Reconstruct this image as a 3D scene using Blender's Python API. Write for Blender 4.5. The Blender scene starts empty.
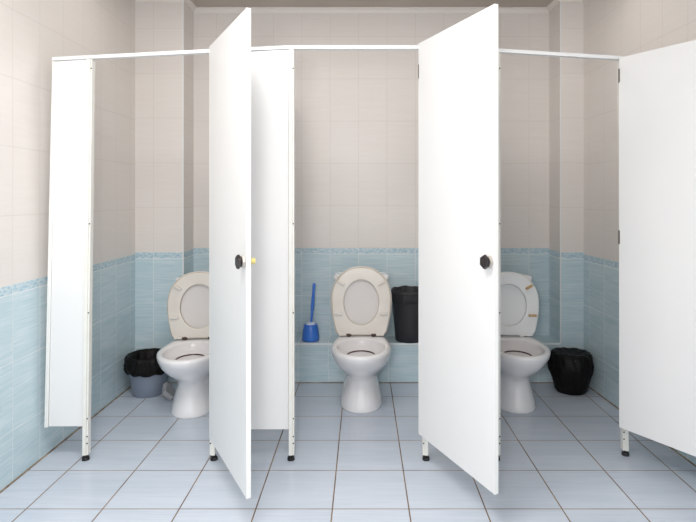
import bpy, bmesh, math, random
from mathutils import Vector, Matrix, noise

# ------------------------------------------------------------------ camera
S = bpy.context.scene
COL = S.collection
cd = bpy.data.cameras.new('camera')
cd.sensor_fit = 'HORIZONTAL'
cd.sensor_width = 36.0
cd.lens = 551.0 / 696.0 * 36.0
cd.shift_x = -15.0 / 696.0
cd.shift_y = -63.0 / 696.0
cd.clip_start = 0.02
cam = bpy.data.objects.new('camera', cd)
COL.objects.link(cam)
cam.location = (0, 0, 1.33)
cam.rotation_euler = (math.pi / 2, 0, 0)
S.camera = cam

# ------------------------------------------------------------------ light
W = bpy.data.worlds.new('world')
S.world = W
W.use_nodes = True
W.node_tree.nodes['Background'].inputs[0].default_value = (0.98, 0.98, 1.0, 1)
W.node_tree.nodes['Background'].inputs[1].default_value = 1.3


def area(name, loc, rot, sx, sy, energy, color=(1, 1, 1)):
    l = bpy.data.lights.new(name, 'AREA')
    l.shape = 'RECTANGLE'
    l.size, l.size_y, l.energy, l.color = sx, sy, energy, color
    o = bpy.data.objects.new(name, l)
    COL.objects.link(o)
    o.location, o.rotation_euler = loc, rot
    return o


area('flash_light', (-0.23, -0.08, 1.45), (math.radians(90), 0, 0), 0.30, 0.30, 17, (1.0, 0.985, 0.965))
area('added_overhead_fill_light', (-0.55, 1.3, 2.73), (0, 0, 0), 1.3, 0.7, 34, (1.0, 0.985, 0.96))  # added overhead fill without a fixture, brightens left wall and left door
area('added_cubicle_fill_light', (0.0, 3.15, 2.73), (0, 0, 0), 2.8, 0.35, 7.0, (1.0, 0.965, 0.92))  # extra fill added over the cubicles to lift their back walls

S.view_settings.view_transform = 'Standard'
S.view_settings.look = 'None'
S.view_settings.gamma = 1.0
S.view_settings.use_curve_mapping = False
S.view_settings.exposure = 0.40


# ------------------------------------------------------------------ materials
def mat(name, color=(0.8, 0.8, 0.8), rough=0.5, metal=0.0, coat=0.0, spec=0.5):
    m = bpy.data.materials.new(name)
    m.use_nodes = True
    b = m.node_tree.nodes['Principled BSDF']
    b.inputs['Base Color'].default_value = (*color, 1)
    b.inputs['Roughness'].default_value = rough
    b.inputs['Metallic'].default_value = metal
    b.inputs['Coat Weight'].default_value = coat
    b.inputs['Specular IOR Level'].default_value = spec
    return m


class NT:
    def __init__(self, m):
        self.t = m.node_tree
        self.b = self.t.nodes['Principled BSDF']

    def n(self, typ, **kw):
        x = self.t.nodes.new(typ)
        for k, v in kw.items():
            setattr(x, k, v)
        return x

    def put(self, sock, v):
        if isinstance(v, bpy.types.NodeSocket):
            self.t.links.new(v, sock)
        elif isinstance(v, tuple) and len(v) == 3 and sock.type == 'RGBA':
            sock.default_value = (*v, 1)
        else:
            sock.default_value = v

    def m(self, op, a, b=0.0, c=0.0):
        x = self.n('ShaderNodeMath', operation=op)
        self.put(x.inputs[0], a)
        self.put(x.inputs[1], b)
        self.put(x.inputs[2], c)
        return x.outputs[0]

    def mix(self, f, a, b):
        x = self.n('ShaderNodeMix', data_type='RGBA')
        self.put(x.inputs[0], f)
        self.put(x.inputs[6], a)
        self.put(x.inputs[7], b)
        return x.outputs[2]

    def mixf(self, f, a, b):
        x = self.n('ShaderNodeMix', data_type='FLOAT')
        self.put(x.inputs[0], f)
        self.put(x.inputs[2], a)
        self.put(x.inputs[3], b)
        return x.outputs[0]

    def vec(self, x, y, z):
        v = self.n('ShaderNodeCombineXYZ')
        self.put(v.inputs[0], x)
        self.put(v.inputs[1], y)
        self.put(v.inputs[2], z)
        return v.outputs[0]

    def noise(self, vec, scale, detail=2.0, rough=0.5):
        x = self.n('ShaderNodeTexNoise')
        self.put(x.inputs['Vector'], vec)
        x.inputs['Scale'].default_value = scale
        x.inputs['Detail'].default_value = detail
        x.inputs['Roughness'].default_value = rough
        return x.outputs['Fac']

    def ramp(self, f, lo, hi):
        x = self.n('ShaderNodeMapRange')
        x.clamp = True
        self.put(x.inputs[0], f)
        x.inputs[1].default_value = lo
        x.inputs[2].default_value = hi
        return x.outputs[0]

    def line(self, coord, off, pitch, half):
        """distance based joint mask: 1 on the joint, 0 on the tile"""
        q = self.m('DIVIDE', self.m('SUBTRACT', coord, off), pitch)
        fr = self.m('FRACT', q)
        d = self.m('MULTIPLY', self.m('MINIMUM', fr, self.m('SUBTRACT', 1.0, fr)), pitch)
        return self.m('SUBTRACT', 1.0, self.ramp(d, half * 0.6, half * 1.3)), self.m('FLOOR', q)

    def bump(self, h, strength=0.3, dist=0.002):
        x = self.n('ShaderNodeBump')
        x.inputs['Strength'].default_value = strength
        x.inputs['Distance'].default_value = dist
        self.put(x.inputs['Height'], h)
        self.t.links.new(x.outputs[0], self.b.inputs['Normal'])


def wall_tiles(name, ux, uy, uz=0.0):
    m = mat(name, rough=0.25)
    N = NT(m)
    geo = N.n('ShaderNodeNewGeometry')
    sp = N.n('ShaderNodeSeparateXYZ')
    N.put(sp.inputs[0], geo.outputs['Position'])
    sn = N.n('ShaderNodeSeparateXYZ')
    N.put(sn.inputs[0], geo.outputs['True Normal'])
    X, Y, Z = sp.outputs
    isx = N.m('GREATER_THAN', N.m('ABSOLUTE', sn.outputs[0]), 0.5)
    isz = N.m('GREATER_THAN', N.m('ABSOLUTE', sn.outputs[2]), 0.5)
    u = N.mixf(isx, N.m('SUBTRACT', X, ux), N.m('SUBTRACT', Y, uy))
    v = N.mixf(isz, N.m('SUBTRACT', Z, uz), N.m('ADD', N.m('MULTIPLY', Y, 0.0), 0.4))
    ju, cu = N.line(u, 0.0, 0.2165, 0.0016)
    jl, cl = N.line(v, 0.255, 0.32, 0.0016)
    jh, ch = N.line(v, 0.94, 0.322, 0.0016)
    upper = N.m('GREATER_THAN', v, 0.94)
    blue = N.m('LESS_THAN', v, 0.893)
    jv = N.mixf(upper, jl, jh)
    # the two joints that bound the border strip
    e1 = N.m('LESS_THAN', N.m('ABSOLUTE', N.m('SUBTRACT', v, 0.894)), 0.0022)
    e2 = N.m('LESS_THAN', N.m('ABSOLUTE', N.m('SUBTRACT', v, 0.939)), 0.0015)
    strip = N.m('SUBTRACT', N.m('SUBTRACT', 1.0, upper), blue)
    jv = N.m('MULTIPLY', jv, N.m('SUBTRACT', 1.0, strip))
    joint = N.m('MAXIMUM', N.m('MAXIMUM', N.m('MAXIMUM', ju, jv), e1), e2)
    # per tile variation
    wn = N.n('ShaderNodeTexWhiteNoise', noise_dimensions='3D')
    N.put(wn.inputs['Vector'], N.vec(cu, N.mixf(upper, cl, ch), 0.0))
    rnd = wn.outputs['Value']
    # fine horizontal brush strokes on the blue tile
    st = N.noise(N.vec(N.m('MULTIPLY', u, 5.0), N.m('MULTIPLY', v, 95.0), N.m('MULTIPLY', cu, 3.7)), 1.0, 4.0, 0.6)
    st2 = N.noise(N.vec(N.m('MULTIPLY', u, 2.0), N.m('MULTIPLY', v, 14.0), N.m('MULTIPLY', cu, 1.7)), 1.0, 2.0)
    tone = N.m('ADD', N.m('MULTIPLY', N.ramp(st, 0.3, 0.7), 0.7), N.m('MULTIPLY', N.ramp(st2, 0.3, 0.7), 0.3))
    cblue = N.mix(tone, (0.41, 0.585, 0.65), (0.69, 0.78, 0.815))
    cblue = N.mix(N.m('MULTIPLY', rnd, 0.2), cblue, (0.58, 0.69, 0.74))
    # mottled border strip
    mo = N.noise(N.vec(N.m('MULTIPLY', u, 38.0), N.m('MULTIPLY', v, 75.0), 0.0), 1.0, 4.0, 0.65)
    cstrip = N.mix(N.ramp(mo, 0.38, 0.62), (0.33, 0.52, 0.62), (0.66, 0.74, 0.77))
    # beige tile with faint long strokes
    bs = N.noise(N.vec(N.m('MULTIPLY', u, 4.0), N.m('MULTIPLY', v, 60.0), N.m('MULTIPLY', cu, 2.3)), 1.0, 3.0)
    cup = N.mix(N.ramp(bs, 0.35, 0.65), (0.76, 0.715, 0.672), (0.775, 0.735, 0.70))
    cup = N.mix(N.m('MULTIPLY', rnd, 0.25), cup, (0.765, 0.72, 0.71))
    base = N.mix(upper, N.mix(strip, cblue, cstrip), cup)
    jc = N.mix(upper, (0.80, 0.82, 0.81), (0.66, 0.615, 0.575))
    base = N.mix(N.m('MULTIPLY', joint, 0.85), base, jc)
    N.put(N.b.inputs['Base Color'], base)
    N.put(N.b.inputs['Roughness'], N.mixf(joint, N.mixf(upper, 0.25, 0.38), 0.7))
    N.bump(N.m('SUBTRACT', 1.0, joint), 0.25, 0.0015)
    return m


def floor_tiles():
    m = mat('floor_tile', rough=0.25)
    N = NT(m)
    geo = N.n('ShaderNodeNewGeometry')
    sp = N.n('ShaderNodeSeparateXYZ')
    N.put(sp.inputs[0], geo.outputs['Position'])
    X, Y, Z = sp.outputs
    jx, cx = N.line(X, -0.131, 0.3275, 0.0030)
    jy, cy = N.line(Y, 2.357, 0.3335, 0.0026)
    joint = N.m('MAXIMUM', jx, jy)
    wn = N.n('ShaderNodeTexWhiteNoise', noise_dimensions='3D')
    N.put(wn.inputs['Vector'], N.vec(cx, cy, 0.0))
    rnd = wn.outputs['Value']
    st = N.noise(N.vec(N.m('MULTIPLY', X, 3.5), N.m('MULTIPLY', Y, 80.0), N.m('MULTIPLY', cx, 5.1)), 1.0, 4.0, 0.6)
    st2 = N.noise(N.vec(N.m('MULTIPLY', X, 1.5), N.m('MULTIPLY', Y, 9.0), N.m('MULTIPLY', cx, 2.1)), 1.0, 2.0)
    tone = N.m('ADD', N.m('MULTIPLY', N.ramp(st, 0.3, 0.7), 0.6), N.m('MULTIPLY', N.ramp(st2, 0.3, 0.7), 0.4))
    c = N.mix(tone, (0.49, 0.56, 0.655), (0.62, 0.665, 0.745))
    c = N.mix(N.m('MULTIPLY', rnd, 0.35), c, (0.59, 0.655, 0.735))
    dn = N.noise(geo.outputs['Position'], 6.0, 3.0)
    grout = N.mix(N.ramp(dn, 0.35, 0.65), (0.13, 0.075, 0.045), (0.27, 0.185, 0.11))
    c = N.mix(joint, c, grout)
    N.put(N.b.inputs['Base Color'], c)
    N.put(N.b.inputs['Roughness'], N.mixf(joint, 0.22, 0.8))
    N.bump(N.m('SUBTRACT', 1.0, joint), 0.3, 0.0015)
    return m


def noisy(name, c1, c2, scale, rough, metal=0.0, coat=0.0, lo=0.35, hi=0.65, bump=0.0):
    m = mat(name, c1, rough, metal, coat)
    N = NT(m)
    tc = N.n('ShaderNodeTexCoord')
    f = N.noise(tc.outputs['Object'], scale, 4.0)
    N.put(N.b.inputs['Base Color'], N.mix(N.ramp(f, lo, hi), c1, c2))
    if bump:
        N.bump(f, bump, 0.004)
    return m


M = {}
M['floor'] = floor_tiles()
M['wall_side'] = wall_tiles('glazed_wall_tile', -0.033, 2.58, -0.014)
M['wall_back'] = wall_tiles('glazed_back_wall_tile', -0.034, 0.03, 0.010)
M['pier_left'] = wall_tiles('glazed_left_pier_tile', -1.508, 3.97)
M['pier_right'] = wall_tiles('glazed_right_pier_tile', 1.42, 3.97)
M['ceiling'] = noisy('ceiling_paint', (0.50, 0.44, 0.39), (0.53, 0.47, 0.42), 3, 0.8)
M['moulding'] = mat('moulding_paint', (0.80, 0.76, 0.72), 0.5)
M['bead'] = mat('corner_bead', (0.80, 0.82, 0.82), 0.4)
M['ledge_edge'] = mat('ledge_edge', (0.78, 0.84, 0.86), 0.35)
M['mortar'] = noisy('dirty_mortar', (0.17, 0.11, 0.07), (0.38, 0.31, 0.22), 14, 0.9)
M['board'] = noisy('white_laminate', (0.79, 0.79, 0.79), (0.805, 0.805, 0.80), 2.5, 0.42)
M['edge'] = noisy('white_edge_band', (0.80, 0.80, 0.775), (0.83, 0.83, 0.81), 9, 0.4)
M['profile'] = noisy('painted_aluminium', (0.76, 0.75, 0.70), (0.79, 0.785, 0.75), 18, 0.38)
M['rail'] = mat('white_rail', (0.80, 0.81, 0.82), 0.3)
M['rubber'] = mat('black_rubber', (0.012, 0.012, 0.013), 0.5)
M['screw'] = mat('screw_hole', (0.05, 0.04, 0.035), 0.6)
M['hinge'] = mat('hinge_metal', (0.22, 0.19, 0.17), 0.35, 0.8)
M['knob'] = mat('dark_knob', (0.018, 0.013, 0.013), 0.3)
M['knob_plate'] = mat('knob_collar', (0.50, 0.46, 0.42), 0.35, 0.3)
M['latch'] = mat('yellow_latch', (0.75, 0.62, 0.22), 0.4)
M['china'] = mat('white_china', (0.80, 0.79, 0.80), 0.08, coat=0.4)
M['china_in'] = noisy('bowl_glaze', (0.72, 0.70, 0.71), (0.78, 0.76, 0.77), 5, 0.12)
M['throat'] = noisy('dark_brown_throat', (0.035, 0.015, 0.012), (0.12, 0.06, 0.05), 20, 0.3)  # dark brown band around the top of the throat
M['seat_old'] = noisy('yellowed_plastic', (0.67, 0.625, 0.565), (0.72, 0.685, 0.635), 6, 0.3)
M['seat_edge_old'] = noisy('yellowed_rim', (0.50, 0.41, 0.28), (0.66, 0.59, 0.47), 12, 0.35)
M['lid_old'] = noisy('lid_plastic', (0.64, 0.61, 0.59), (0.68, 0.65, 0.63), 4, 0.28)
M['seat_new'] = mat('clean_white_plastic', (0.81, 0.83, 0.83), 0.25)
M['rust'] = noisy('rusty_pad', (0.42, 0.25, 0.10), (0.60, 0.45, 0.25), 30, 0.6)
M['bolt'] = mat('corroded_bolt', (0.05, 0.025, 0.018), 0.5)
M['bolt_white'] = mat('white_hinge', (0.80, 0.80, 0.78), 0.35)
M['bucket'] = mat('grey_plastic', (0.20, 0.235, 0.30), 0.35)
M['bag'] = noisy('black_polythene', (0.003, 0.0022, 0.002), (0.005, 0.004, 0.0038), 45, 0.5, bump=1.0)
M['bag'].node_tree.nodes['Principled BSDF'].inputs['Specular IOR Level'].default_value = 0.2
M['liner'] = noisy('matte_liner', (0.018, 0.018, 0.02), (0.024, 0.024, 0.027), 60, 0.6, bump=0.4)
M['dark_bucket'] = mat('charcoal_plastic', (0.024, 0.024, 0.028), 0.6)
M['blue'] = noisy('blue_plastic', (0.045, 0.18, 0.66), (0.06, 0.22, 0.74), 5, 0.3)
M['bristle'] = mat('pale_bristle', (0.62, 0.70, 0.85), 0.7)
M['carton'] = noisy('grey_card', (0.33, 0.33, 0.35), (0.44, 0.44, 0.46), 20, 0.7)


# ------------------------------------------------------------------ helpers
def tag(o, label=None, cat=None, group=None, kind=None):
    if label: o['label'] = label
    if cat: o['category'] = cat
    if group: o['group'] = group
    if kind: o['kind'] = kind
    return o


def obj(name, bm, m, parent=None, smooth=False, bevel=0.0, segs=2, loc=None):
    me = bpy.data.meshes.new(name)
    bmesh.ops.recalc_face_normals(bm, faces=bm.faces)
    bm.to_mesh(me)
    bm.free()
    for mm in (m if isinstance(m, (list, tuple)) else [m]):
        me.materials.append(mm)
    o = bpy.data.objects.new(name, me)
    COL.objects.link(o)
    if parent: o.parent = parent
    if loc: o.location = loc
    if smooth:
        me.shade_smooth()
    if bevel:
        b = o.modifiers.new('bevel', 'BEVEL')
        b.width, b.segments, b.limit_method, b.angle_limit = bevel, segs, 'ANGLE', math.radians(35)
    return o


def empty(name, loc):
    o = bpy.data.objects.new(name, None)
    o.empty_display_size = 0.1
    COL.objects.link(o)
    o.location = loc
    return o


def box(bm, x0, x1, y0, y1, z0, z1, mi=0):
    vs = [bm.verts.new((x, y, z)) for z in (z0, z1) for x, y in ((x0, y0), (x1, y0), (x1, y1), (x0, y1))]
    for f in ((3, 2, 1, 0), (4, 5, 6, 7), (0, 1, 5, 4), (1, 2, 6, 5), (2, 3, 7, 6), (3, 0, 4, 7)):
        bm.faces.new([vs[i] for i in f]).material_index = mi
    return vs


def loft(bm, rings, close0=False, close1=False, mi=None):
    """rings: lists of points, same length, closed loops"""
    vr = [[bm.verts.new(p) for p in r] for r in rings]
    n = len(vr[0])
    for k in range(len(vr) - 1):
        a, b = vr[k], vr[k + 1]
        for i in range(n):
            f = bm.faces.new((a[i], a[(i + 1) % n], b[(i + 1) % n], b[i]))
            if mi: f.material_index = mi[k]
    if close0:
        f = bm.faces.new(vr[0][::-1])
        if mi: f.material_index = mi[0]
    if close1:
        f = bm.faces.new(vr[-1])
        if mi: f.material_index = mi[-1]
    return vr


def tube(bm, p0, p1, r0, r1=None, n=16, mi=0):
    r1 = r0 if r1 is None else r1
    p0, p1 = Vector(p0), Vector(p1)
    d = (p1 - p0).normalized()
    q = d.to_track_quat('Z', 'Y')
    rings = []
    for p, r in ((p0, r0), (p1, r1)):
        rings.append([p + q @ Vector((r * math.cos(2 * math.pi * i / n), r * math.sin(2 * math.pi * i / n), 0)) for i in range(n)])
    vr = [[bm.verts.new(p) for p in r] for r in rings]
    for i in range(n):
        bm.faces.new((vr[0][i], vr[0][(i + 1) % n], vr[1][(i + 1) % n], vr[1][i])).material_index = mi
    bm.faces.new(vr[0][::-1]).material_index = mi
    bm.faces.new(vr[1]).material_index = mi


def struct(name, bm, m, **k):
    o = obj(name, bm, m, **k)
    o['kind'] = 'structure'
    return o


def B(*a, **k):
    bm = bmesh.new()
    box(bm, *a, **k)
    return bm


# ------------------------------------------------------------------ the room
XL, XR, YB, YF, ZC = -1.64, 1.635, 4.20, -1.6, 2.774
PLX, PRX, PY = -1.292, 1.42, 3.965
struct('floor', B(XL - 0.1, XR + 0.35, YF, YB + 0.1, -0.06, 0.0), M['floor'])
struct('ceiling', B(XL - 0.1, XR + 0.35, YF, YB + 0.1, ZC, ZC + 0.08), M['ceiling'])
struct('wall_left', B(XL - 0.1, XL, YF, YB + 0.1, 0, ZC), M['wall_side'])
XRF = lambda y: 1.588 + 0.052 * (PY - y)     # the right wall is slightly out of square
bm = bmesh.new()
loft(bm, [[(XRF(YF), YF, z), (XRF(YF) + 0.1, YF, z), (XRF(YB) + 0.1, YB + 0.1, z), (XRF(YB + 0.1), YB + 0.1, z)] for z in (0, ZC)], True, True)
struct('wall_right', bm, M['wall_side'])
struct('wall_back', B(XL, XR - 0.04, YB, YB + 0.1, 0, ZC), M['wall_back'])
struct('wall_left_pier', B(XL, PLX, PY, YB, 0, ZC), M['pier_left'])
struct('wall_right_pier', B(PRX, XRF(PY) + 0.01, PY, YB, 0, ZC), M['pier_right'])
LZ = 0.284
struct('wall_back_ledge', B(PLX, PRX, PY + 0.001, YB, 0, LZ - 0.001), M['wall_back'])
struct('trim_1', B(PLX, PRX, PY - 0.004, PY + 0.012, LZ - 0.012, LZ + 0.0015), M['ledge_edge'], bevel=0.002)
struct('trim_2', B(PLX - 0.006, PLX + 0.002, PY - 0.002, PY + 0.006, LZ, ZC), M['bead'], bevel=0.0015)
struct('trim_3', B(PRX - 0.002, PRX + 0.006, PY - 0.002, PY + 0.006, LZ, ZC), M['bead'], bevel=0.0015)
# ceiling moulding follows the walls and piers
bm = bmesh.new()
prof = [(0.0, 0.0), (0.0, 0.034), (0.034, 0.034), (0.034, 0.028), (0.022, 0.024), (0.012, 0.012), (0.008, 0.0)]


def mould(bm, pts):
    """pts: polyline (x, y) with the room on its right hand side (walking +)"""
    n = len(pts)
    rings = []
    for i, p in enumerate(pts):
        p = Vector(p)
        d0 = (p - Vector(pts[i - 1])).normalized() if i else None
        d1 = (Vector(pts[i + 1]) - p).normalized() if i < n - 1 else None
        d0 = d0 or d1
        d1 = d1 or d0
        n0, n1 = Vector((d0.y, -d0.x)), Vector((d1.y, -d1.x))
        mt = (n0 + n1)
        mt = mt / mt.length_squared * 2
        rings.append([(p.x + mt.x * u, p.y + mt.y * u, ZC - 0.034 + v - 0.0005) for u, v in prof])
    loft(bm, rings, True, True)


mould(bm, [(XL, YF), (XL, PY), (PLX, PY), (PLX, YB), (PRX, YB), (PRX, PY), (XRF(PY), PY), (XRF(YF), YF)])
struct('trim_4', bm, M['moulding'])
# dirty mortar line where floor meets wall
bm = bmesh.new()
for a in ((XL, XL + 0.007, YF, PY, 0, 0.004), (XL, XRF(PY), PY - 0.006, PY, 0, 0.004)):
    box(bm, *a)
loft(bm, [[(XRF(YF) - 0.007, YF, z), (XRF(YF), YF, z), (XRF(PY), PY, z), (XRF(PY) - 0.007, PY, z)] for z in (0, 0.004)], True, True)
struct('trim_5', bm, M['mortar'])


# ------------------------------------------------------------------ partitions
def slab(bm, xb0, xt0, xb1, xt1, y0, y1, zb, zt0, zt1):
    """upright board whose left edge goes xb0..xt0 and right edge xb1..xt1"""
    vs = [bm.verts.new(p) for p in ((xb0, y0, zb), (xb1, y0, zb), (xb1, y1, zb), (xb0, y1, zb),
                                    (xt0, y0, zt0), (xt1, y0, zt1), (xt1, y1, zt1), (xt0, y1, zt0))]
    for f in ((3, 2, 1, 0), (4, 5, 6, 7), (0, 1, 5, 4), (1, 2, 6, 5), (2, 3, 7, 6), (3, 0, 4, 7)):
        bm.faces.new([vs[i] for i in f])


YP = 2.80   # front plane of the cubicles


def post(parent, xb, xt, ztop, side, y=YP, w=0.018, d=0.042, holes=True):
    """aluminium leg profile with a black foot; side = +1/-1, the side that faces the doorway"""
    bm = bmesh.new()
    zb = 0.03
    xz = lambda z: xb + (xt - xb) * z / ztop
    slab(bm, xz(zb) - w / 2, xt - w / 2, xz(zb) + w / 2, xt + w / 2, y - d / 2, y + d / 2, zb, ztop, ztop)
    # narrower channel strip on the doorway side, set back a little and drilled
    q = side * 0.009
    slab(bm, xz(zb) + side * w / 2 + min(0, q), xt + side * w / 2 + min(0, q), xz(zb) + side * w / 2 + max(0, q), xt + side * w / 2 + max(0, q),
         y - d / 2 + 0.005, y + d / 2 - 0.006, zb, ztop, ztop)
    p = obj('post', bm, M['profile'], parent, bevel=0.0015)
    bm = bmesh.new()
    tube(bm, (xb, y, 0.016), (xb, y, 0.034), 0.009, 0.009)
    tube(bm, (xb, y, 0.0), (xb, y, 0.016), 0.019, 0.0175, 24)
    obj('foot', bm, M['rubber'], p, smooth=False, bevel=0.002)
    if holes:
        for z in (0.09, 0.125, 0.215, 1.20 if side > 0 else 1.05, 0.75, 1.985):
            bm = bmesh.new()
            x = xz(z) + side * (w / 2 + 0.0047)
            tube(bm, (x, y - d / 2 + 0.0055, z), (x, y - d / 2 + 0.003, z), 0.0038, 0.0034, 10)
            obj('screw', bm, M['screw'], p)
    return p


def partition(name, label, xb0, xt0, xb1, xt1, zb, z0, z1, posts, channel=None, side=None):
    xc = (xb0 + xb1) / 2
    t = empty(name, (xc, YP, 0))
    tag(t, label, 'partition', 'white toilet cubicle partitions', 'thing')
    kids = []
    bm = bmesh.new()
    slab(bm, xb0, xt0, xb1, xt1, YP - 0.009, YP + 0.009, zb, z0, z1)
    kids.append(obj('board', bm, M['board'], bevel=0.001))
    for (pb, pt, zt, sd) in posts:
        kids.append(post(None, pb, pt, zt, sd))
    if channel:
        bm = bmesh.new()
        slab(bm, *channel, YP - 0.014, YP + 0.014, zb - 0.004, z0, z0)
        c = obj('wall_channel', bm, M['edge'], bevel=0.0015)
        kids.append(c)
    if side is not None:
        bm = bmesh.new()
        box(bm, side - 0.009, side + 0.009, YP + 0.0105, YB - 0.002 - 0.24, zb, min(z0, z1) - 0.002)
        box(bm, side - 0.009, side + 0.009, YB - 0.002 - 0.24, YB - 0.002, LZ + 0.003, min(z0, z1) - 0.002)
        kids.append(obj('side_board', bm, M['board']))
    for k in kids:
        k.parent = t
        k.location = (k.location.x - xc, k.location.y - YP, 0)
    return t


ZT = {'a': 2.022, 'b': 2.032, 'c': 2.064, 'd': 2.082, 'e': 2.082, 'f': 2.066, 'g': 2.040, 'h': 2.026}
P1 = partition('cubicle_partition', 'narrow white board between the left tiled wall and the leftmost doorway',
          -1.592, -1.555, -1.420, -1.396, 0.173, ZT['a'], ZT['b'],
          [(-1.409, -1.386, ZT['b'], 1)], channel=(-1.612, -1.572, -1.594, -1.554))
P2 = partition('cubicle_partition', 'white partition between left and centre toilets, its open door with dark knob and yellow latch',
          -0.744, -0.744, -0.377, -0.377, 0.158, ZT['c'], ZT['d'],
          [(-0.757, -0.757, ZT['c'], -1), (-0.366, -0.366, ZT['d'], 1)], side=-0.55)
P3 = partition('cubicle_partition', 'white partition between centre and right toilets, its broad door open, black knob',
          0.333, 0.325, 0.664, 0.664, 0.158, ZT['e'], ZT['f'],
          [(0.320, 0.308, ZT['e'], -1), (0.677, 0.677, ZT['f'], 1)], side=0.50)
P4 = partition('cubicle_partition', 'white partition at the right wall, its door folded back to the picture edge',
          1.370, 1.350, XRF(YP) - 0.007, XRF(YP) - 0.007, 0.158, ZT['g'], ZT['h'],
          [(1.357, 1.337, ZT['g'], -1)])

P4.location.y = YP + 0.05

# continuous head rail that runs over doorways and boards
bm = bmesh.new()
pts = [(-1.574, ZT['a']), (-1.379, ZT['b']), (-0.757, ZT['c']), (-0.366, ZT['d']), (0.308, ZT['e']), (0.677, ZT['f']),
       (1.337, ZT['g']), (XRF(YP) - 0.006, ZT['h'])]
rings = []
for x, z in pts:
    y = YP + (0.05 if x > 1.0 else 0.0)
    rings.append([(x, y - 0.015, z + 0.0025), (x, y - 0.015, z + 0.021), (x, y + 0.015, z + 0.021), (x, y + 0.015, z + 0.0025)])
loft(bm, rings, True, True)
tag(obj('head_rail', bm, M['rail'], bevel=0.002),
    'long thin white rail joining the tops of all cubicle boards', 'rail', kind='thing')


# ------------------------------------------------------------------ doors
def door(host, hx, ang, width, zb, zt, knob=True, hinges=(), latch=False):
    """door leaf hinged at (hx, YP); local +x runs from hinge to free edge"""
    T = 0.0185
    bm = bmesh.new()
    box(bm, 0.001, width - 0.001, -T / 2, T / 2, zb + 0.001, zt - 0.001)
    t = obj('door', bm, M['board'], host)
    t.location = (hx - host.location.x, -0.034, 0)
    t.rotation_euler = (0, 0, ang)
    bm = bmesh.new()
    box(bm, width - 0.001, width + 0.001, -T / 2 - 0.0004, T / 2 + 0.0004, zb, zt)
    box(bm, 0, 0.001, -T / 2 - 0.0004, T / 2 + 0.0004, zb, zt)
    obj('edge_band', bm, M['edge'], t, bevel=0.0006)
    if knob:
        kx, kz = width - 0.031, 1.073
        bm = bmesh.new()
        tube(bm, (kx, -T / 2, kz), (kx, -T / 2 - 0.012, kz), 0.0285, 0.027, 6)
        obj('knob_collar', bm, M['knob_plate'], t, bevel=0.004, segs=3)
        bm = bmesh.new()
        rings = []
        for yy, rr in ((0.010, 0.018), (0.016, 0.024), (0.021, 0.031), (0.031, 0.0275)):
            rings.append([(kx + rr * math.cos(math.pi / 3 * i + 0.5), -T / 2 - yy, kz + rr * math.sin(math.pi / 3 * i + 0.5)) for i in range(6)])
        loft(bm, rings, True, True)
        obj('knob', bm, M['knob'], t, bevel=0.0012, segs=2)
    if latch:
        bm = bmesh.new()
        tube(bm, (width - 0.036, T / 2, kz), (width - 0.036, T / 2 + 0.012, kz), 0.020, 0.018, 20)
        tube(bm, (width - 0.036, T / 2 + 0.012, kz), (width - 0.036, T / 2 + 0.028, kz), 0.011, 0.013, 16)
        tag(obj('turn_latch', bm, M['latch'], t, bevel=0.002), 'yellow turn latch')
    for hz in hinges:
        bm = bmesh.new()
        tube(bm, (-0.004, -0.002, hz - 0.036), (-0.004, -0.002, hz + 0.036), 0.0055, n=12)
        box(bm, -0.004, 0.004, -T / 2 - 0.001, -T / 2, hz - 0.034, hz + 0.034)
        obj('hinge', bm, M['hinge'], t)
    return t


door(P2, -0.762,
     math.atan2(-0.561, 0.304), 0.638, 0.128, 2.090, hinges=(), latch=True)
door(P3, 0.287,
     math.atan2(-0.566, 0.245), 0.617, 0.147, 2.105, hinges=(1.965,))
door(P4, 1.315,
     math.atan2(-0.854, 0.52), 0.60, 0.160, 2.046, knob=False, hinges=(1.13, 1.955))


# ------------------------------------------------------------------ toilets
NR = 56


def egg(z, a, yf, yb, yc=0.0, nf=2.0, nb=2.6, nar=0.0):
    pts = []
    for i in range(NR):
        t = 2 * math.pi * i / NR
        c, s = math.cos(t), math.sin(t)
        n = nf if s < 0 else nb
        x = a * math.copysign(abs(c) ** (2 / n), c)
        y = abs(s) ** (2 / n) * ((yf - yc) if s < 0 else (yb - yc)) + yc
        if y > yc:
            x *= 1 - nar * min(1, (y - yc) / max(1e-6, (yb - yc)) * 1.6)
        pts.append((x, y, z))
    return pts


def seat_outline(ang):
    """radius of the seat outline from its centre (0, .218) in the (u, v) plane"""
    lo, hi = 0.0, 0.6
    c, s = math.cos(ang), math.sin(ang)

    def inside(r):
        u, v = r * c, 0.218 + r * s
        if v < 0.0: return False
        if v >= 0.235:
            return (abs(u) / 0.200) ** 2.15 + ((v - 0.235) / 0.222) ** 2.15 <= 1
        w = 0.163 + 0.037 * math.sin(math.pi / 2 * v / 0.235)
        if v < 0.02: w -= 0.02 - math.sqrt(max(0, 0.0004 - (0.02 - v) ** 2))
        return abs(u) <= w
    for _ in range(30):
        mid = (lo + hi) / 2
        if inside(mid): lo = mid
        else: hi = mid
    return lo


NS = 72
OUT = [seat_outline(2 * math.pi * i / NS + 0.013) for i in range(NS)]


def outline(scale_off, w, hole=False):
    pts = []
    for i in range(NS):
        a = 2 * math.pi * i / NS + 0.013
        c, s = math.cos(a), math.sin(a)
        if hole:
            r = 1 / math.sqrt((c / (0.1165 + scale_off)) ** 2 + (s / (0.152 + scale_off)) ** 2)
        else:
            r = OUT[i] + scale_off
        pts.append((r * c, w, 0.218 + r * s))
    return pts


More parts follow.
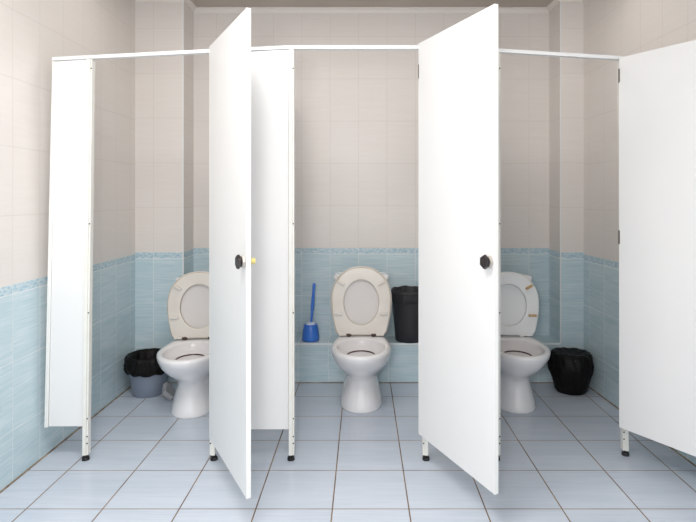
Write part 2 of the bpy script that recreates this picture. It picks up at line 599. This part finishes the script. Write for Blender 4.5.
def make_toilet(label, x, y, seat_mats, pad_mat, hinge_mat, tilt, yaw=0.0, vs=0.985, cw=1.0):
    seat_m, edge_m, lid_m = seat_mats
    t = empty('toilet', (x, y, 0))
    t.rotation_euler = (0, 0, yaw)
    tag(t, label, 'toilet', 'white toilets with raised seats', 'thing')
    # pedestal and bowl, one glazed body
    bm = bmesh.new()
    R = [egg(0.0, 0.137, -0.205, 0.215, 0.02, 2.3, 3.2),
         egg(0.012, 0.138, -0.207, 0.216, 0.02, 2.3, 3.2),
         egg(0.05, 0.131, -0.196, 0.212, 0.02, 2.2, 3.2),
         egg(0.12, 0.114, -0.172, 0.205, 0.02, 2.2, 3.0),
         egg(0.175, 0.102, -0.160, 0.20, 0.02, 2.1, 3.0),
         egg(0.205, 0.108, -0.178, 0.20, 0.01, 2.1, 2.8),
         egg(0.225, 0.122, -0.212, 0.205, 0.0, 2.1, 2.6, 0.10),
         egg(0.25, 0.139, -0.256, 0.215, -0.02, 2.05, 2.5, 0.16),
         egg(0.285, 0.163, -0.309, 0.24, -0.06, 2.05, 2.5, 0.18),
         egg(0.32, 0.178, -0.348, 0.27, -0.09, 2.05, 2.6, 0.16),
         egg(0.355, 0.187, -0.376, 0.29, -0.11, 2.05, 2.8, 0.14),
         egg(0.382, 0.190, -0.391, 0.30, -0.12, 2.05, 3.0, 0.13),
         egg(0.394, 0.188, -0.390, 0.30, -0.12, 2.05, 3.0, 0.13),
         egg(0.4005, 0.182, -0.382, 0.296, -0.12, 2.05, 3.0, 0.13),
         egg(0.402, 0.168, -0.366, 0.20, -0.12, 2.05, 2.6, 0.10),
         egg(0.400, 0.154, -0.352, 0.062, -0.13, 2.05, 2.1),
         egg(0.394, 0.149, -0.345, 0.050, -0.14, 2.05, 2.05),
         egg(0.378, 0.146, -0.340, 0.045, -0.14, 2.05, 2.05),
         egg(0.362, 0.136, -0.320, 0.034, -0.14, 2.0, 2.0),
         egg(0.346, 0.112, -0.280, 0.010, -0.13, 2.0, 2.0),
         egg(0.338, 0.092, -0.240, -0.008, -0.12, 2.0, 2.0),
         egg(0.3285, 0.090, -0.236, -0.009, -0.12, 2.0, 2.0),
         egg(0.325, 0.078, -0.220, -0.016, -0.12, 2.0, 2.0),
         egg(0.324, 0.03, -0.16, -0.08, -0.12, 2.0, 2.0)]
    mi = [0] * 16 + [1] * 4 + [2, 1, 1]
    mi = mi[:len(R) - 1]
    loft(bm, R, True, True, mi=mi)
    obj('bowl', bm, [M['china'], M['china_in'], M['throat']], t, smooth=True)
    # cistern
    def rr(zz, hw, y0, y1, r=0.03, n=8):
        p = []
        for cx, cy, a0 in ((hw - r, y1 - r, 0), (-hw + r, y1 - r, 90), (-hw + r, y0 + r, 180), (hw - r, y0 + r, 270)):
            for k in range(n):
                a = math.radians(a0 + 90 * k / (n - 1))
                p.append((cx + r * math.cos(a), cy + r * math.sin(a), zz))
        return p
    bm = bmesh.new()
    loft(bm, [rr(0.400, 0.145, 0.20, 0.335), rr(0.43, 0.165, 0.19, 0.345), rr(0.60, 0.178, 0.18, 0.352), rr(0.764, 0.185, 0.176, 0.354)], True, True)
    bm.transform(Matrix.Diagonal((cw, 1, 0.99 if cw < 1 else 1, 1)))
    obj('cistern', bm, M['china'], t, smooth=True, bevel=0.006)
    bm = bmesh.new()
    loft(bm, [rr(0.765, 0.189, 0.171, 0.356), rr(0.773, 0.190, 0.168, 0.359), rr(0.794, 0.190, 0.169, 0.358), rr(0.803, 0.182, 0.178, 0.350),
              rr(0.806, 0.14, 0.20, 0.32)], True, True)
    bm.transform(Matrix.Translation((0, 0, -0.0075 if cw < 1 else 0)) @ Matrix.Diagonal((cw, 1, 1, 1)))
    lid = obj('cistern_lid', bm, M['china'], t, smooth=True)
    bm = bmesh.new()
    tube(bm, (0, 0.265, 0.795), (0, 0.265, 0.812), 0.02, 0.019, 24)
    obj('flush_button', bm, M['knob_plate'], lid, bevel=0.002)
    # seat and lid, both raised: built in the (u, w, v) frame then tilted back
    hz, hy = 0.412, 0.098
    piv = Matrix.Translation((0, hy, hz)) @ Matrix.Rotation(-tilt, 4, 'X') @ Matrix.Diagonal((1, 1, vs, 1))

    def up(name, bm, m, parent, smooth=True, **k):
        bm.transform(piv)
        return obj(name, bm, m, parent, smooth=smooth, **k)
    bm = bmesh.new()
    loft(bm, [outline(-0.010, -0.0122), outline(-0.005, -0.012), outline(-0.001, -0.010), outline(0, -0.004), outline(-0.002, 0.003), outline(-0.010, 0.006),
              outline(0.012, 0.006, True), outline(0.002, 0.003, True), outline(0, -0.004, True), outline(0.002, -0.010, True),
              outline(0.005, -0.012, True), outline(0.010, -0.0122, True), outline(-0.010, -0.0122)], mi=[0, 1, 1, 1, 0, 0, 0, 1, 1, 0, 0, 0])
    bmesh.ops.remove_doubles(bm, verts=bm.verts, dist=1e-5)
    st = up('seat', bm, [seat_m, edge_m], t)
    for sx in (-1, 1):
        for v, u, rot in ((0.352, 0.135, 0.55), (0.145, 0.152, 0.0)):
            bm = bmesh.new()
            box(bm, -0.026, 0.026, -0.032, -0.010, -0.0085, 0.0085)
            bm.transform(Matrix.Translation((sx * u, 0, v)) @ Matrix.Rotation(-sx * rot, 4, 'Y'))
            up('bumper', bm, pad_mat, st, smooth=False, bevel=0.004, segs=3)
    bm = bmesh.new()
    loft(bm, [outline(-0.012, 0.012), outline(0.003, 0.010), outline(0.007, 0.013), outline(0.007, 0.020), outline(0.0, 0.028),
              outline(-0.03, 0.032), outline(-0.10, 0.034)], True, True)
    up('lid', bm, [lid_m], t)
    for sx in (-1, 1):
        bm = bmesh.new()
        box(bm, sx * 0.125 - 0.026, sx * 0.125 + 0.026, -0.021, 0.012, -0.004, 0.016)
        h = up('hinge', bm, seat_m, t, smooth=False, bevel=0.004, segs=3)
        bm = bmesh.new()
        tube(bm, (sx * 0.082, hy - 0.004, 0.402), (sx * 0.082, hy - 0.004, 0.423), 0.012, 0.010, 14)
        tube(bm, (sx * 0.066, hy - 0.006, 0.414), (sx * 0.100, hy - 0.010, 0.414), 0.008, n=12)
        obj('hinge_bolt', bm, hinge_mat, h)
    return t


OLD = (M['seat_old'], M['seat_edge_old'], M['lid_old'])
NEW = (M['seat_new'], M['seat_new'], M['seat_new'])
make_toilet('white toilet in the middle cubicle with yellowed seat raised, beside the blue brush', -0.012, 3.60,
            OLD, M['seat_old'], M['bolt'], math.radians(5.0))
make_toilet('white toilet in the left cubicle, half hidden by the left door, beside the grey bucket', -1.074, 3.518,
            OLD, M['seat_old'], M['bolt'], math.radians(6.0), math.radians(5.0), 0.935, 0.88)
make_toilet('white toilet in the right cubicle with clean seat and brown rubber bumpers', 0.978, 3.595,
            NEW, M['rust'], M['bolt_white'], math.radians(6.0), math.radians(-2.0), 0.905, 0.93)


# ------------------------------------------------------------------ bins
def ringpts(r, z, n=96, amp=0.0, seed=0.0, zamp=0.0, cx=0.0, cy=0.0, fx=6.0, fz=14.0):
    p = []
    for i in range(n):
        a = 2 * math.pi * i / n
        v = noise.noise(Vector((math.cos(a) * fx, math.sin(a) * fx, z * fz + seed)))
        v += 0.6 * noise.noise(Vector((math.cos(a) * fx * 2.7, math.sin(a) * fx * 2.7, z * fz * 2.2 + seed + 9)))
        v = v - 0.5 * abs(noise.noise(Vector((math.cos(a) * fx * 1.4, math.sin(a) * fx * 1.4, z * fz * 1.3 + seed + 31))))
        v2 = noise.noise(Vector((math.cos(a) * 2.3, math.sin(a) * 2.3, seed + 3)))
        rr = r + amp * v
        p.append((cx + rr * math.cos(a), cy + rr * math.sin(a), z + zamp * v2))
    return p


def bucket_bm(r0, r1, h, wall=0.003):
    bm = bmesh.new()
    lerp = lambda t: r0 + (r1 - r0) * t
    rs = [ringpts(r0 - 0.004, 0.0), ringpts(r0, 0.004)] + [ringpts(lerp(t), h * t) for t in (0.25, 0.5, 0.75, 0.96)]
    rs += [ringpts(r1 + 0.006, h - 0.012), ringpts(r1 + 0.006, h), ringpts(r1 - wall, h)]
    rs += [ringpts(lerp(t) - wall, max(0.006, h * t)) for t in (0.75, 0.4, 0.02)]
    loft(bm, rs, True, True)
    return bm


# grey bucket with a folded black bag, left cubicle
bx, by = -1.462, 3.765
t = empty('waste_bin', (bx, by, 0))
tag(t, 'grey bucket with a black bag folded over its rim, in the left corner', 'bin', 'waste bins with black bags', 'thing')
obj('bucket', bucket_bm(0.108, 0.136, 0.255), M['bucket'], t, smooth=True)
bm = bmesh.new()
rs = [ringpts(0.140, 0.152, amp=0.006, seed=1, zamp=0.018), ringpts(0.150, 0.165, amp=0.008, seed=1, zamp=0.018),
      ringpts(0.152, 0.19, amp=0.017, seed=1, zamp=0.012),
      ringpts(0.151, 0.215, amp=0.017, seed=1, zamp=0.008), ringpts(0.152, 0.24, amp=0.010, seed=1, zamp=0.006),
      ringpts(0.149, 0.258, amp=0.008, seed=1, zamp=0.008),
      ringpts(0.141, 0.266, amp=0.004, seed=1, zamp=0.007), ringpts(0.128, 0.262, amp=0.004, seed=1, zamp=0.006),
      ringpts(0.118, 0.235, amp=0.008, seed=2), ringpts(0.105, 0.19, amp=0.012, seed=2), ringpts(0.09, 0.13, amp=0.012, seed=2),
      ringpts(0.06, 0.09, amp=0.01, seed=2), ringpts(0.02, 0.08)]
loft(bm, rs, False, True)
tag(obj('bag', bm, M['bag'], t, smooth=True), 'black bin bag')

# black bag bin, right cubicle
bx, by = 1.432, 3.800
t = empty('waste_bin', (bx, by, 0))
tag(t, 'low bin wholly wrapped in a shiny black bag, on the floor by the right toilet', 'bin', 'waste bins with black bags', 'thing')
obj('bucket', bucket_bm(0.096, 0.125, 0.245), M['dark_bucket'], t, smooth=True)
bm = bmesh.new()
rs = [ringpts(0.098, 0.004, amp=0.003, seed=5), ringpts(0.108, 0.02, amp=0.005, seed=5), ringpts(0.116, 0.06, amp=0.008, seed=5),
      ringpts(0.126, 0.10, amp=0.010, seed=5), ringpts(0.138, 0.135, amp=0.012, seed=5), ringpts(0.146, 0.165, amp=0.014, seed=5),
      ringpts(0.146, 0.19, amp=0.015, seed=5), ringpts(0.143, 0.22, amp=0.014, seed=5), ringpts(0.138, 0.245, amp=0.010, seed=5),
      ringpts(0.130, 0.263, amp=0.008, seed=5, zamp=0.008), ringpts(0.114, 0.272, amp=0.009, seed=5, zamp=0.010),
      ringpts(0.095, 0.270, amp=0.010, seed=6, zamp=0.012), ringpts(0.07, 0.262, amp=0.010, seed=6, zamp=0.012),
      ringpts(0.045, 0.256, amp=0.010, seed=6, zamp=0.010), ringpts(0.015, 0.252, seed=6)]
loft(bm, rs, False, True)
tag(obj('bag', bm, M['bag'], t, smooth=True), 'shiny crumpled black bin bag')

# tall charcoal bin on the ledge, middle cubicle
bx, by = 0.342, 4.058
t = empty('waste_bin', (bx, by, LZ + 0.002))
tag(t, 'tall charcoal bin with a black liner standing on the ledge behind the middle door', 'bin', 'waste bins with black bags', 'thing')
obj('bucket', bucket_bm(0.104, 0.131, 0.36), M['dark_bucket'], t, smooth=True)
bm = bmesh.new()
rs = [ringpts(0.131, 0.285, amp=0.004, seed=8, zamp=0.016), ringpts(0.135, 0.292, amp=0.005, seed=8, zamp=0.016),
      ringpts(0.136, 0.33, amp=0.005, seed=8, zamp=0.008), ringpts(0.136, 0.362, amp=0.004, seed=8, zamp=0.006),
      ringpts(0.133, 0.375, amp=0.005, seed=8, zamp=0.008),
      ringpts(0.124, 0.373, amp=0.004, seed=8, zamp=0.008), ringpts(0.116, 0.34, amp=0.008, seed=9), ringpts(0.105, 0.28, amp=0.012, seed=9),
      ringpts(0.09, 0.22, amp=0.01, seed=9), ringpts(0.02, 0.18)]
loft(bm, rs, False, True)
tag(obj('bag', bm, M['liner'], t, smooth=True), 'black bin liner')


# ------------------------------------------------------------------ toilet brush
bx, by = -0.385, 4.055
t = empty('toilet_brush', (bx, by, LZ + 0.002))
tag(t, 'blue plastic toilet brush in its round holder on the tiled ledge', 'toilet brush', kind='thing')
bm = bmesh.new()
n = 48
rs = [ringpts(0.060, 0.0, n), ringpts(0.0635, 0.004, n), ringpts(0.0625, 0.03, n), ringpts(0.057, 0.075, n), ringpts(0.050, 0.108, n),
      ringpts(0.046, 0.117, n), ringpts(0.040, 0.117, n), ringpts(0.042, 0.10, n), ringpts(0.05, 0.02, n), ringpts(0.02, 0.012, n)]
loft(bm, rs, True, True)
obj('holder', bm, M['blue'], t, smooth=True)
bm = bmesh.new()
rs = [ringpts(0.030, 0.035, n), ringpts(0.034, 0.06, n, amp=0.003, fx=14), ringpts(0.036, 0.112, n, amp=0.003, fx=14),
      ringpts(0.034, 0.125, n, amp=0.003, fx=14), ringpts(0.014, 0.131, n)]
loft(bm, rs, True, True)
tag(obj('brush_head', bm, M['bristle'], t, smooth=True), 'pale bristles')
bm = bmesh.new()
rs = []
for k in range(25):
    u = k / 24
    z = 0.126 + 0.292 * u
    x = 0.004 + 0.022 * u
    r = 0.0075 + 0.0025 * math.sin(math.pi * min(1, u * 1.15)) + (0.0015 if u > 0.85 else 0)
    fl = 1.25 if u > 0.3 else 1.0
    if k == 24: r *= 0.6
    rs.append([(x + r * fl * math.cos(2 * math.pi * i / 16), 0.7 * r * math.sin(2 * math.pi * i / 16), z) for i in range(16)])
loft(bm, rs, True, True)
obj('handle', bm, M['blue'], t, smooth=True)

# small grey carton propped between bucket and toilet
bm = bmesh.new()
box(bm, -0.037, 0.037, -0.05, 0.05, -0.016, 0.016)
bm.transform(Matrix.Rotation(math.radians(52), 4, 'Y') @ Matrix.Rotation(math.radians(25), 4, 'Z'))
zmin = min(v.co.z for v in bm.verts)
bm.transform(Matrix.Translation((0, 0, -zmin)))
tag(obj('carton', bm, M['carton'], bevel=0.002, loc=(-1.290, 3.650, 0.0)),
    'small pale grey carton propped on edge between the grey bucket and the left toilet', 'box', kind='thing')
